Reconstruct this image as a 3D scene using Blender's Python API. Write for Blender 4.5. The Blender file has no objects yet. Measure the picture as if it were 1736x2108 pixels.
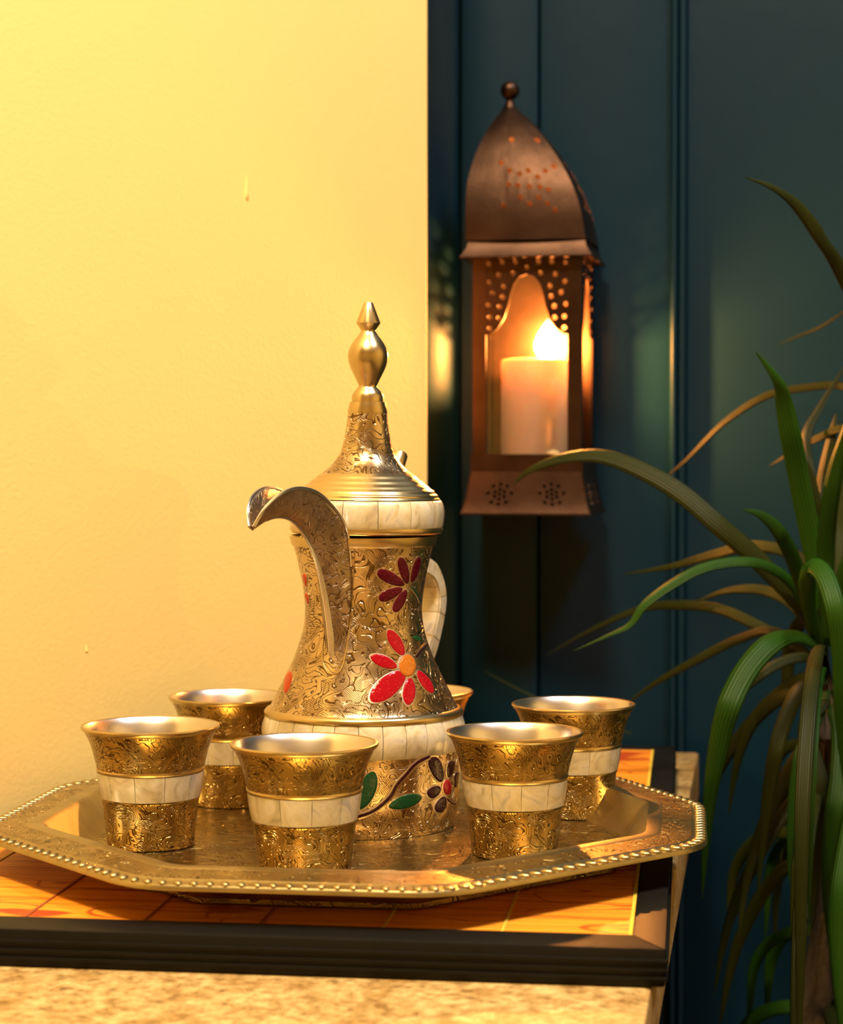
import bpy, bmesh, math, random
from mathutils import Vector, Matrix
from mathutils.geometry import delaunay_2d_cdt

random.seed(7)
SC = bpy.context.scene
COL = SC.collection
PI = math.pi

# ---------------------------------------------------------------- camera, world, light
ZB = 0.94                      # top of the board on the counter, above the floor
F = 4225.0; CX, CY = 868.0, 1054.0; YH = 930.0
EYE = ZB + 0.178
YAW = math.radians(7.4); PITCH = math.atan((CY - YH) / F)
cam_d = bpy.data.cameras.new('camera'); cam = bpy.data.objects.new('camera', cam_d); COL.objects.link(cam)
cam_d.sensor_fit = 'HORIZONTAL'; cam_d.sensor_width = 36.0; cam_d.lens = F / 1736.0 * 36.0
cam_d.clip_start = 0.05; cam_d.clip_end = 30
cam.location = (0, 0, EYE)
cam.rotation_euler = (PI / 2 - PITCH, 0, YAW)
cam_d.dof.use_dof = True; cam_d.dof.focus_distance = 0.90; cam_d.dof.aperture_fstop = 15.0
SC.camera = cam
CAM_M = Matrix.Translation((0, 0, EYE)) @ Matrix.Rotation(YAW, 4, 'Z') @ Matrix.Rotation(PI / 2 - PITCH, 4, 'X')
CAM_R = CAM_M.to_3x3()

world = bpy.data.worlds.new('room_dusk'); SC.world = world; world.use_nodes = True
bg = world.node_tree.nodes['Background']
bg.inputs['Color'].default_value = (0, 0, 0, 1); bg.inputs['Strength'].default_value = 0.0     # indoors: only the lamps and the candle give light

def light(name, kind, loc, energy, color, size=0.1, target=None):
    d = bpy.data.lights.new(name, kind); d.energy = energy; d.color = color
    if kind == 'AREA': d.shape = 'DISK'; d.size = size
    else: d.shadow_soft_size = size
    o = bpy.data.objects.new(name, d); COL.objects.link(o); o.location = loc
    if target is not None:
        o.rotation_euler = (Vector(target) - Vector(loc)).to_track_quat('-Z', 'Y').to_euler()
    return o
# two ceiling lamps of the room, out of frame: a warm one over the counter side, a paler one over the plant side
light('ceiling_lamp_left_offscreen', 'AREA', (-0.20, 0.18, 2.50), 46.0, (1.0, 0.74, 0.41), 0.30, (-0.20, 0.30, 0))
light('ceiling_lamp_right_offscreen', 'AREA', (0.55, 0.70, 2.50), 15.0, (0.90, 0.94, 1.0), 0.25, (0.50, 0.80, 0))

SC.view_settings.view_transform = 'Standard'
SC.view_settings.look = 'None'
SC.view_settings.gamma = 1.0
SC.view_settings.use_curve_mapping = False
SC.view_settings.exposure = 0.16

# ---------------------------------------------------------------- pixel helpers
def ray(x, y):
    return (CAM_R @ Vector(((x - CX) / F, -(y - CY) / F, -1.0)))
def at_depth(x, y, d):
    return Vector((0, 0, EYE)) + ray(x, y) * d          # d along the camera axis
def at_z(x, y, z):
    r = ray(x, y); return Vector((0, 0, EYE)) + r * ((z - EYE) / r.z)
def at_y(x, y, Y):
    r = ray(x, y); return Vector((0, 0, EYE)) + r * (Y / r.y)

# ---------------------------------------------------------------- mesh helpers
def link(name, me, mat, parent=None, sharp=35):
    o = bpy.data.objects.new(name, me); COL.objects.link(o)
    if mat is not None and not me.materials: me.materials.append(mat)
    if parent is not None: o.parent = parent
    if sharp is not None and len(me.polygons):
        me.polygons.foreach_set('use_smooth', [True] * len(me.polygons))
        me.set_sharp_from_angle(angle=math.radians(sharp))
    return o
def mesh(name, verts, faces):
    me = bpy.data.meshes.new(name); me.from_pydata([tuple(v) for v in verts], [], faces)
    bm = bmesh.new(); bm.from_mesh(me)
    bmesh.ops.recalc_face_normals(bm, faces=bm.faces); bm.to_mesh(me); bm.free()
    me.update(); return me
def from_bm(name, bm):
    bmesh.ops.recalc_face_normals(bm, faces=bm.faces)
    me = bpy.data.meshes.new(name); bm.to_mesh(me); bm.free(); return me
def lathe(name, prof, segs=96, cap=(False, False)):
    """prof: list of (r, z)"""
    v, f = [], []
    n = len(prof)
    for r, z in prof:
        for k in range(segs):
            a = 2 * PI * k / segs
            v.append((r * math.cos(a), r * math.sin(a), z))
    for i in range(n - 1):
        for k in range(segs):
            k2 = (k + 1) % segs
            f.append((i * segs + k, i * segs + k2, (i + 1) * segs + k2, (i + 1) * segs + k))
    if cap[0]: f.append(tuple(range(segs)))
    if cap[1]: f.append(tuple((n - 1) * segs + k for k in range(segs)))
    return mesh(name, v, f)
def box_me(name, x0, x1, y0, y1, z0, z1, bev=0.0):
    bm = bmesh.new(); bmesh.ops.create_cube(bm, size=1)
    for v in bm.verts:
        v.co = Vector((x0 + (v.co.x + .5) * (x1 - x0), y0 + (v.co.y + .5) * (y1 - y0), z0 + (v.co.z + .5) * (z1 - z0)))
    if bev > 0: bmesh.ops.bevel(bm, geom=bm.edges[:], offset=bev, segments=2, affect='EDGES', profile=.6)
    return from_bm(name, bm)
def prism_me(name, poly, z0, z1, bev=0.0):
    bm = bmesh.new(); n = len(poly)
    a = [bm.verts.new((x, y, z0)) for x, y in poly]; b = [bm.verts.new((x, y, z1)) for x, y in poly]
    bm.faces.new(a); bm.faces.new(b)
    for i in range(n): bm.faces.new((a[i], a[(i + 1) % n], b[(i + 1) % n], b[i]))
    if bev > 0:
        bmesh.ops.recalc_face_normals(bm, faces=bm.faces)
        bmesh.ops.bevel(bm, geom=bm.edges[:], offset=bev, segments=2, affect='EDGES', profile=.6)
    return from_bm(name, bm)
def tube_me(name, pts, radii, segs=12, flat=1.0, up=(0, 0, 1)):
    v, f = [], []; n = len(pts); pts = [Vector(p) for p in pts]
    for i, p in enumerate(pts):
        t = (pts[min(i + 1, n - 1)] - pts[max(i - 1, 0)]).normalized()
        s = t.cross(Vector(up))
        if s.length < 1e-4: s = t.cross(Vector((1, 0, 0)))
        s.normalize(); u = s.cross(t).normalized()
        for k in range(segs):
            a = 2 * PI * k / segs
            v.append(p + s * (math.cos(a) * radii[i]) + u * (math.sin(a) * radii[i] * flat))
    for i in range(n - 1):
        for k in range(segs):
            k2 = (k + 1) % segs
            f.append((i * segs + k, i * segs + k2, (i + 1) * segs + k2, (i + 1) * segs + k))
    f.append(tuple(range(segs))); f.append(tuple((n - 1) * segs + k for k in range(segs)))
    return mesh(name, v, f)
def spline(pts, n):
    """Catmull-Rom through pts (Vectors or tuples), n samples"""
    P = [Vector(p) for p in pts]; m = len(P) - 1; out = []
    for i in range(n):
        u = i / (n - 1) * m; k = min(int(u), m - 1); t = u - k
        p0 = P[max(k - 1, 0)]; p1 = P[k]; p2 = P[k + 1]; p3 = P[min(k + 2, m)]
        out.append(0.5 * ((2 * p1) + (p2 - p0) * t + (2 * p0 - 5 * p1 + 4 * p2 - p3) * t * t + (3 * p1 - p0 - 3 * p2 + p3) * t ** 3))
    return out
def interp(x, tab):
    for (a, b), (c, d) in zip(tab, tab[1:]):
        if a <= x <= c: return b + (d - b) * (x - a) / (c - a)
    return tab[0][1] if x < tab[0][0] else tab[-1][1]
def in_poly(x, y, poly):
    c = False; n = len(poly); j = n - 1
    for i in range(n):
        xi, yi = poly[i]; xj, yj = poly[j]
        if (yi > y) != (yj > y) and x < (xj - xi) * (y - yi) / (yj - yi) + xi: c = not c
        j = i
    return c
def cut_panel(name, outer, holes, fmap, thick, extra=()):
    """flat outline (u, v) with holes, triangulated, mapped by fmap(u, v, off) to 3-D, with thickness"""
    V = []; E = []
    for poly in [outer] + holes:
        s = len(V); m = len(poly)
        V += [Vector(p) for p in poly]; E += [(s + i, s + (i + 1) % m) for i in range(m)]
    V += [Vector(p) for p in extra]
    ov, oe, of, *_ = delaunay_2d_cdt(V, E, [], 0, 1e-7)
    tris = []
    for t in of:
        c = sum((ov[i] for i in t), Vector((0, 0))) / len(t)
        if in_poly(c.x, c.y, outer) and not any(in_poly(c.x, c.y, h) for h in holes): tris.append(tuple(t))
    n = len(ov)
    v = [fmap(p.x, p.y, 0.0) for p in ov] + [fmap(p.x, p.y, thick) for p in ov]
    cnt = {}
    for t in tris:
        for a, b in zip(t, t[1:] + t[:1]): cnt[(a, b)] = cnt.get((a, b), 0) + 1
    f = [t for t in tris] + [tuple(n + i for i in reversed(t)) for t in tris]
    for (a, b) in cnt:
        if (b, a) not in cnt: f.append((b, a, n + a, n + b))
    return mesh(name, v, f)
def disc(cx, cy, r, n=10, ry=None):
    ry = ry or r
    return [(cx + r * math.cos(2 * PI * k / n), cy + ry * math.sin(2 * PI * k / n)) for k in range(n)]

def empty(name, loc, label=None, cat=None, group=None):
    o = bpy.data.objects.new(name, None); COL.objects.link(o); o.location = loc; o.empty_display_size = 0.02
    if label: o['label'] = label
    if cat: o['category'] = cat
    if group: o['group'] = group
    return o
def copy_obj(o, parent):
    c = o.copy(); COL.objects.link(c); c.parent = parent; return c
def copy_tree(o, parent=None):
    c = copy_obj(o, parent)
    for ch in list(o.children): copy_tree(ch, c)
    return c
def struct(o): o['kind'] = 'structure'; return o

# ---------------------------------------------------------------- materials
class NT:
    def __init__(s, name):
        s.m = bpy.data.materials.new(name); s.m.use_nodes = True; s.t = s.m.node_tree
        s.b = s.t.nodes['Principled BSDF']; s.out = s.t.nodes['Material Output']
    def n(s, typ, **kw):
        nd = s.t.nodes.new(typ)
        for k, v in kw.items():
            if k.startswith('i_'):
                key = k[2:].replace('_', ' ')
                nd.inputs[key].default_value = v
            else: setattr(nd, k, v)
        return nd
    def l(s, a, b): s.t.links.new(a, b)
    def coord(s, kind='Object', scale=(1, 1, 1), rot=(0, 0, 0)):
        c = s.n('ShaderNodeTexCoord'); m = s.n('ShaderNodeMapping')
        m.inputs['Scale'].default_value = scale; m.inputs['Rotation'].default_value = rot
        s.l(c.outputs[kind], m.inputs['Vector']); return m.outputs['Vector']
    def ramp(s, fac, stops):
        r = s.n('ShaderNodeValToRGB'); e = r.color_ramp.elements
        while len(e) < len(stops): e.new(0.5)
        for el, (p, c) in zip(e, stops):
            el.position = p; el.color = c if len(c) == 4 else (*c, 1)
        s.l(fac, r.inputs['Fac']); return r.outputs['Color']
    def noise(s, vec, scale, detail=3, rough=.5, dist=0.0):
        t = s.n('ShaderNodeTexNoise'); t.inputs['Scale'].default_value = scale
        t.inputs['Detail'].default_value = detail; t.inputs['Roughness'].default_value = rough
        t.inputs['Distortion'].default_value = dist
        s.l(vec, t.inputs['Vector']); return t
    def bump(s, h, strength, dist, nrm=None):
        b = s.n('ShaderNodeBump'); b.inputs['Strength'].default_value = strength; b.inputs['Distance'].default_value = dist
        s.l(h, b.inputs['Height'])
        if nrm is not None: s.l(nrm, b.inputs['Normal'])
        return b.outputs['Normal']
    def mix(s, fac, a, b, mode='MIX'):
        m = s.n('ShaderNodeMix'); m.data_type = 'RGBA'; m.blend_type = mode
        for sock, val in ((m.inputs[0], fac), (m.inputs[6], a), (m.inputs[7], b)):
            if hasattr(val, 'node'): s.l(val, sock)
            else: sock.default_value = val if isinstance(val, (int, float)) else ((*val, 1) if len(val) == 3 else val)
        return m.outputs[2]
    def set(s, **kw):
        for k, v in kw.items():
            sock = s.b.inputs[k.replace('_', ' ')]
            if hasattr(v, 'node'): s.l(v, sock)
            else: sock.default_value = (*v, 1) if isinstance(v, tuple) and len(v) == 3 and sock.type == 'RGBA' else v
        return s

def metal(name, color, rough, var=0.12, bump=0.0):
    t = NT(name); v = t.coord()
    n = t.noise(v, 60, 4, .6)
    dark = tuple(c * (1 - var * 2.2) for c in color)
    t.set(Base_Color=t.ramp(n.outputs['Fac'], [(.25, dark), (.65, color)]), Metallic=1.0, Roughness=rough)
    if bump:
        n2 = t.noise(v, 900, 2, .5)
        t.set(Normal=t.bump(n2.outputs['Fac'], bump, .0004))
    return t.m
def engraved(name, color, groove, rough, scale=170, strength=.8, hatch=True):
    """brass chased with leafy lines: cell outlines and fine hatching, dark patina in the cuts"""
    t = NT(name); v = t.coord()
    w = t.noise(v, scale * .42, 1.2, .45, 1.3)
    mu = t.n('ShaderNodeMath', operation='MULTIPLY'); mu.inputs[1].default_value = 9.0; t.l(w.outputs['Fac'], mu.inputs[0])
    pp = t.n('ShaderNodeMath', operation='PINGPONG'); pp.inputs[1].default_value = .5; t.l(mu.outputs[0], pp.inputs[0])
    lines = t.ramp(pp.outputs[0], [(.03, (0, 0, 0)), (.13, (1, 1, 1))])
    wa = t.n('ShaderNodeTexWave', wave_type='BANDS', bands_direction='DIAGONAL')
    wa.inputs['Scale'].default_value = scale * 2.4; wa.inputs['Distortion'].default_value = 9; wa.inputs['Detail'].default_value = 1
    wa.inputs['Detail Scale'].default_value = .35
    t.l(v, wa.inputs['Vector'])
    hat = t.ramp(wa.outputs['Fac'], [(.08, (0, 0, 0)), (.32, (1, 1, 1))])
    sel = t.noise(v, scale * .5, 1, .4)
    selm = t.ramp(sel.outputs['Fac'], [(.42, (0, 0, 0)), (.52, (1, 1, 1))])
    hat2 = t.mix(selm, hat, (1, 1, 1))
    h = t.mix(1.0, lines, hat2, 'MULTIPLY') if hatch else lines
    n = t.noise(v, 45, 3, .6)
    base = t.mix(n.outputs['Fac'], tuple(c * .72 for c in color), color)
    t.set(Base_Color=t.mix(h, groove, base), Metallic=1.0, Roughness=rough, Normal=t.bump(h, strength, .0006))
    return t.m
def pearl(name):
    t = NT(name); v = t.coord()
    oi = t.n('ShaderNodeObjectInfo')
    sh = t.n('ShaderNodeVectorMath', operation='SCALE'); sh.inputs[0].default_value = (7, 13, 3); t.l(oi.outputs['Random'], sh.inputs['Scale'])
    ad = t.n('ShaderNodeVectorMath', operation='ADD'); t.l(v, ad.inputs[0]); t.l(sh.outputs[0], ad.inputs[1])
    n = t.noise(ad.outputs[0], 70, 3, .55, 1.6)
    col = t.ramp(n.outputs['Fac'], [(.26, (.40, .34, .24)), (.43, (.66, .58, .42)), (.58, (.76, .70, .60)), (.74, (.50, .48, .50))])
    tint = t.ramp(oi.outputs['Random'], [(.0, (1, .95, .82)), (.5, (1, 1, 1)), (1.0, (.92, .90, .88))])
    t.set(Base_Color=t.mix(1.0, col, tint, 'MULTIPLY'), Roughness=.28, Metallic=.12)
    t.b.inputs['Coat Weight'].default_value = .7; t.b.inputs['Coat Roughness'].default_value = .08
    t.b.inputs['Thin Film Thickness'].default_value = 380; t.b.inputs['Thin Film IOR'].default_value = 1.45
    n2 = t.noise(ad.outputs[0], 40, 2, .5)
    t.set(Normal=t.bump(n2.outputs['Fac'], .25, .002))
    return t.m
def enamel(name, color, fleck):
    t = NT(name); v = t.coord()
    vo = t.n('ShaderNodeTexVoronoi'); vo.inputs['Scale'].default_value = 900; t.l(v, vo.inputs['Vector'])
    k = t.ramp(vo.outputs['Distance'], [(.06, fleck), (.20, color)])
    t.set(Base_Color=k, Roughness=.12)
    t.b.inputs['Coat Weight'].default_value = .15; t.b.inputs['Coat Roughness'].default_value = .05; t.b.inputs['Specular IOR Level'].default_value = .12
    t.set(Normal=t.bump(vo.outputs['Distance'], .25, .0004))
    return t.m
def plain(name, color, rough, var=.15, nscale=30, bump=0, bscale=300, metallic=0.0, bdist=.001, coat=0):
    t = NT(name); v = t.coord(); n = t.noise(v, nscale, 4, .6)
    t.set(Base_Color=t.ramp(n.outputs['Fac'], [(.25, tuple(c * (1 - var) for c in color)), (.75, color)]), Roughness=rough, Metallic=metallic)
    if coat: t.b.inputs['Coat Weight'].default_value = coat; t.b.inputs['Coat Roughness'].default_value = .12
    if bump:
        n2 = t.noise(v, bscale, 3, .5); t.set(Normal=t.bump(n2.outputs['Fac'], bump, bdist))
    return t.m

M = {}
M['brass'] = metal('smooth_brass', (.68, .52, .27), .28, .10, .05)
M['brass_eng'] = engraved('engraved_brass', (.74, .56, .34), (.17, .095, .04), .24, 220, .8)
M['cup_eng'] = engraved('engraved_cup_brass', (.56, .385, .14), (.12, .065, .016), .25, 270, .8)
M['silver'] = metal('tinned_lining', (.84, .77, .72), .27, .06, .04)
M['spout'] = engraved('engraved_spout_metal', (.50, .38, .28), (.16, .10, .065), .34, 240, .6)
M['spout_edge'] = metal('bright_spout_edge', (.80, .77, .76), .25, .06)
M['outline'] = metal('silver_outline', (.66, .54, .42), .34, .06)
M['pearl'] = pearl('mother_of_pearl')
M['cement'] = plain('dark_inlay_cement', (.085, .05, .022), .7)
M['red'] = enamel('red_enamel', (.30, .004, .010), (.75, .10, .10))
M['magenta'] = enamel('magenta_enamel', (.085, .003, .012), (.40, .04, .08))
M['purple'] = enamel('dark_purple_enamel', (.028, .004, .007), (.14, .03, .04))
M['green'] = enamel('green_enamel', (.010, .055, .018), (.04, .18, .06))
M['black_en'] = enamel('dark_stem_enamel', (.018, .010, .008), (.12, .05, .03))
M['amber'] = enamel('amber_enamel', (.42, .13, .015), (.85, .45, .10))
M['orange_en'] = enamel('orange_enamel', (.45, .05, .008), (.8, .25, .06))
M['tray'] = metal('tray_metal', (.50, .40, .20), .33, .16, .15)
M['tray_eng'] = engraved('tray_chased_band', (.52, .38, .15), (.10, .055, .015), .32, 210, .8)
M['tray_floor'] = engraved('tray_chased_floor', (.52, .385, .15), (.13, .075, .02), .26, 150, .6, True)
M['cream'] = plain('cream_wall_paint', (.90, .71, .275), .75, .03, 6, .22, 420, 0, .0006)
M['white'] = plain('white_ceiling_paint', (.78, .76, .72), .85, .03, 6)
M['blue'] = plain('glossy_blue_paint', (.0026, .0205, .041), .40, .10, 8, .10, 60, 0, .002)
M['blue'].node_tree.nodes['Principled BSDF'].inputs['Specular IOR Level'].default_value = .18
M['copper'] = metal('aged_copper_sheet', (.055, .031, .023), .42, .18, .25)
M['copper_in'] = metal('copper_posts', (.058, .034, .027), .36, .14, .1)
M['black_wood'] = plain('black_lacquered_wood', (.006, .0055, .005), .5, .4, 40, .35, 240, 0, .0006)
M['black_wood'].node_tree.nodes['Principled BSDF'].inputs['Specular IOR Level'].default_value = .2
M['terracotta'] = plain('terracotta', (.30, .12, .06), .8)
M['soil'] = plain('potting_soil', (.03, .02, .012), .95, .5, 80, .8, 120)
M['stem'] = plain('cane_bark', (.10, .065, .03), .7, .4, 60, .5, 200)
M['cab'] = plain('grey_cabinet_paint', (.10, .10, .11), .55)
M['floor'] = plain('dark_floor_boards', (.06, .035, .02), .5, .3, 12)
M['wick'] = plain('charred_wick', (.01, .008, .006), .9)
M['iron'] = metal('dark_iron', (.09, .07, .06), .5)

def granite():
    t = NT('yellow_granite'); v = t.coord()
    n = t.noise(v, 210, 5, .68); n2 = t.noise(v, 70, 3, .6)
    c = t.ramp(n.outputs['Fac'], [(.28, (.10, .06, .02)), (.42, (.34, .22, .08)), (.54, (.50, .35, .15)), (.70, (.62, .47, .24))])
    c2 = t.ramp(n2.outputs['Fac'], [(.3, (.62, .52, .36)), (.6, (1, 1, 1))])
    t.set(Base_Color=t.mix(1.0, c, c2, 'MULTIPLY'), Roughness=.5, Specular_IOR_Level=.3); return t.m
M['granite'] = granite()
def bamboo():
    t = NT('orange_bamboo_mat'); v = t.coord()
    vs = t.coord('Object', (3.0, 210, 1)); g = t.noise(vs, 1.6, 3, .6)
    c = t.ramp(g.outputs['Fac'], [(.28, (.46, .12, .006)), (.5, (.76, .26, .015)), (.72, (.86, .36, .03))])
    wa = t.n('ShaderNodeTexWave', wave_type='BANDS', bands_direction='Y'); wa.inputs['Scale'].default_value = 95
    t.l(v, wa.inputs['Vector'])
    # painted red-brown strokes
    vb = t.coord('Object', (16, 46, 1), (0, 0, .25)); b = t.noise(vb, 1.0, 2, .5, .8)
    k = t.ramp(b.outputs['Fac'], [(.60, (0, 0, 0)), (.645, (1, 1, 1))])
    c = t.mix(k, c, (.40, .045, .006))
    vl = t.coord('Object', (9, 22, 1), (0, 0, -.5)); bl = t.noise(vl, 1.3, 1, .4, 1.2)
    kl = t.ramp(bl.outputs['Fac'], [(.485, (0, 0, 0)), (.497, (1, 1, 1)), (.507, (1, 1, 1)), (.519, (0, 0, 0))])
    c = t.mix(kl, c, (.42, .08, .008))
    t.set(Base_Color=c, Roughness=.42, Normal=t.bump(wa.outputs['Fac'], .35, .0006)); return t.m
M['bamboo'] = bamboo()
M['thread'] = plain('yellow_thread', (.62, .46, .04), .7)
M['thread_dark'] = plain('dark_thread', (.30, .07, .012), .7)
def leaf_mat(name, c1, c2):
    t = NT(name); v = t.coord(); oi = t.n('ShaderNodeObjectInfo')
    n = t.noise(v, 25, 2, .5)
    uv = t.n('ShaderNodeTexCoord'); wv = t.n('ShaderNodeTexWave', wave_type='BANDS', bands_direction='X'); wv.inputs['Scale'].default_value = 2.2
    wv.inputs['Distortion'].default_value = .6; t.l(uv.outputs['UV'], wv.inputs['Vector'])
    vein = t.ramp(wv.outputs['Fac'], [(.1, (.62, .62, .62)), (.6, (1, 1, 1))])
    col = t.mix(1.0, t.mix(n.outputs['Fac'], c1, c2), vein, 'MULTIPLY')
    t.set(Normal=t.bump(wv.outputs['Fac'], .5, .0006))
    k = t.ramp(oi.outputs['Random'], [(0, (.6, .62, .5)), (1, (1.15, 1.1, 1.0))])
    col = t.mix(1.0, col, k, 'MULTIPLY')
    t.set(Base_Color=col, Roughness=.48, Specular_IOR_Level=.25)
    tr = t.n('ShaderNodeBsdfTranslucent'); t.l(col, tr.inputs['Color'])
    mx = t.n('ShaderNodeMixShader'); mx.inputs[0].default_value = .25
    t.l(t.b.outputs[0], mx.inputs[1]); t.l(tr.outputs[0], mx.inputs[2]); t.l(mx.outputs[0], t.out.inputs['Surface'])
    return t.m
M['leaf'] = leaf_mat('green_leaf', (.014, .075, .005), (.035, .125, .006))
M['leaf_olive'] = leaf_mat('olive_leaf', (.018, .028, .003), (.038, .048, .004))
def wax():
    t = NT('candle_wax'); v = t.coord(); n = t.noise(v, 30, 3, .5)
    t.set(Base_Color=t.ramp(n.outputs['Fac'], [(.3, (.30, .205, .175)), (.7, (.36, .25, .21))]), Roughness=.5)
    t.b.inputs['Subsurface Weight'].default_value = 1.0
    t.b.inputs['Subsurface Radius'].default_value = (1.0, .13, .03); t.b.inputs['Subsurface Scale'].default_value = .030
    return t.m
M['wax'] = wax()
def glass():
    t = NT('lantern_glass'); g = t.n('ShaderNodeBsdfGlossy'); g.inputs['Roughness'].default_value = .04
    tp = t.n('ShaderNodeBsdfTransparent'); tp.inputs['Color'].default_value = (.96, .96, .95, 1)
    n = t.noise(t.coord(), 8, 2); k = t.ramp(n.outputs['Fac'], [(.3, (.05, .05, .05)), (.7, (.09, .09, .09))])
    mx = t.n('ShaderNodeMixShader'); t.l(k, mx.inputs[0]); t.l(tp.outputs[0], mx.inputs[1]); t.l(g.outputs[0], mx.inputs[2])
    t.l(mx.outputs[0], t.out.inputs['Surface']); return t.m
M['glass'] = glass()
def flame():
    t = NT('candle_flame'); e = t.n('ShaderNodeEmission'); tp = t.n('ShaderNodeBsdfTransparent'); ad = t.n('ShaderNodeAddShader')
    v = t.coord('Generated'); sp = t.n('ShaderNodeSeparateXYZ'); t.l(v, sp.inputs[0])
    c = t.ramp(sp.outputs['Z'], [(0, (1, .55, .18)), (.35, (1, .80, .45)), (1, (1, .50, .12))])
    t.l(c, e.inputs['Color']); e.inputs['Strength'].default_value = 9
    t.l(tp.outputs[0], ad.inputs[0]); t.l(e.outputs[0], ad.inputs[1]); t.l(ad.outputs[0], t.out.inputs['Surface']); return t.m
M['flame'] = flame()

# ---------------------------------------------------------------- room shell
FLOOR_Y1 = 1.337                       # front face of the blue panelling
WC = Vector((-0.1505, 1.1896))         # free corner of the cream wall
WD = Vector((-0.610, -0.792)); WN = Vector((-WD.y, WD.x)).normalized()
if WN.dot(Vector((0, 0)) - WC) < 0: WN = -WN            # points into the room
WB = Vector((-0.1288, 0.9917))         # straight away from the camera: the hidden end of the slab
zt = 2.6
we = WC + WD * 2.3
poly = [tuple(WC), tuple(we), tuple(we - WN * .12), tuple(WC - WN * .12 + WD * .02)]
wall_left = struct(link('wall_left', prism_me('wall_left', poly, 0, zt, .002), M['cream']))
# paint drips on the cream wall
def wall_pt(x, y):
    r = ray(x, y); o = Vector((0, 0, EYE))
    t = (WC - Vector((0, 0))).dot(WN) / (r.x * WN.x + r.y * WN.y); return o + r * t
for (x, y, h, w) in ((508, 387, 16, 3.0), (178, 1335, 5, 2.2)):
    c = wall_pt(x, y); s = c.length / F
    pts = [c + Vector((0, 0, 1)) * (h * s * k) for k in (1, .4, -.3, -.8, -1)]
    link('paint_drip', tube_me('paint_drip', pts, [w * s * q for q in (.25, .6, .8, 1, .3)], 10, .8, (WN.x, WN.y, 0)), M['cream'], wall_left)

wall_back = struct(link('wall_back', box_me('wall_back', -1.2, 1.6, FLOOR_Y1 + .012, FLOOR_Y1 + .12, 0, zt), M['blue']))
def xw(px, Y=FLOOR_Y1): return at_y(px, 900, Y).x
def board(x0, x1, y0, name='panel_board', bev=.003):
    return link(name, box_me(name, x0, x1, y0, FLOOR_Y1 + .014, 0.001, zt - .001, bev), M['blue'], wall_back)
board(-1.1, xw(946), FLOOR_Y1 + .002)
board(xw(949), xw(1108), FLOOR_Y1 - .003, bev=.0035)
board(xw(1108) + .001, xw(1384), FLOOR_Y1, bev=.002)
board(xw(1408), 1.5, FLOOR_Y1 + .008)
def moulding(px0, px1, depth, name='moulding', flat=.35):
    x0, x1 = xw(px0), xw(px1); n = 14; prof = []
    for k in range(n + 1):
        a = PI * k / n
        prof.append(((x0 + x1) / 2 - (x1 - x0) / 2 * math.cos(a), FLOOR_Y1 + .006 - depth * math.sin(a) ** flat if 0 < k < n else FLOOR_Y1 + .010))
    v = [(x, y, z) for z in (0.002, zt - .002) for x, y in prof]; m = len(prof)
    f = [(i, i + 1, m + i + 1, m + i) for i in range(m - 1)] + [(m - 1, 0, m, 2 * m - 1)]
    return link(name, mesh(name, v, f), M['blue'], wall_back, 50)
moulding(1378, 1394, .011); moulding(1395, 1411, .008)
def chamfer(px0, px1):
    x0, x1 = xw(px0), xw(px1); n = 8; w = x1 - x0
    prof = [(x0 - .012, FLOOR_Y1 + .010), (x0 - .012, FLOOR_Y1 - .75 * w)]
    for k in range(n + 1):
        t = k / n; prof.append((x0 + w * t, FLOOR_Y1 - .72 * w * (1 - t) - .0016 * math.sin(PI * t) + .0005))
    prof.append((x1, FLOOR_Y1 + .010)); m = len(prof)
    v = [(x, y, z) for z in (0.002, zt - .002) for x, y in prof]
    f = [(i, (i + 1) % m, m + (i + 1) % m, m + i) for i in range(m)]
    return link('door_casing', mesh('door_casing', v, f), M['blue'], wall_back, 30)
chamfer(884, 943)

floor = struct(link('floor', box_me('floor', -2.2, 2.4, -2.2, FLOOR_Y1 + .13, -.05, 0.0), M['floor']))

# the rest of the room, behind and beside the camera
struct(link('ceiling', box_me('ceiling', -2.2, 2.4, -2.2, FLOOR_Y1 + .13, zt, zt + .05), M['white']))
struct(link('wall_right', box_me('wall_right', 1.6, 1.7, -2.2, FLOOR_Y1 + .12, 0, zt), M['cream']))
struct(link('wall_front', box_me('wall_front', -1.75, 1.6, -2.2, -2.1, 0, zt), M['cream']))
struct(link('wall_side', box_me('wall_side', -1.75, -1.65, -2.1, -.55, 0, zt), M['cream']))

# ---------------------------------------------------------------- counter
ZC = ZB - 0.0145
def clip_wall(poly, gap):
    """keep the part of a polygon on the room side of the cream wall"""
    out = []; n = len(poly)
    def sd(p): return (Vector(p) - WC).dot(WN) - gap
    for i in range(n):
        a, b = poly[i], poly[(i + 1) % n]; sa, sb = sd(a), sd(b)
        if sa >= 0: out.append(a)
        if (sa >= 0) != (sb >= 0):
            t = sa / (sa - sb); out.append((a[0] + (b[0] - a[0]) * t, a[1] + (b[1] - a[1]) * t))
    return out
cpoly = clip_wall([(-1.1, .52), (-.018, .52), (-.012, .74), (.0075, 1.322), (-.35, 1.322), (-1.1, 1.322)], .0005)
counter = empty('kitchen_counter', (-.3, .8, 0), 'speckled yellow granite counter on a dark grey cabinet under the framed board', 'counter')
def kid(o, p):
    o.parent = p; o.matrix_parent_inverse = Matrix.Translation(p.location).inverted(); return o
kid(link('worktop', prism_me('worktop', cpoly, ZC - .03, ZC, .0025), M['granite']), counter)
bpoly = clip_wall([(-1.05, .56), (-.05, .56), (-.035, 1.31), (-.35, 1.31), (-1.05, 1.31)], .004)
kid(link('cabinet_body', prism_me('cabinet_body', bpoly, .0, ZC - .03), M['cab']), counter)

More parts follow.
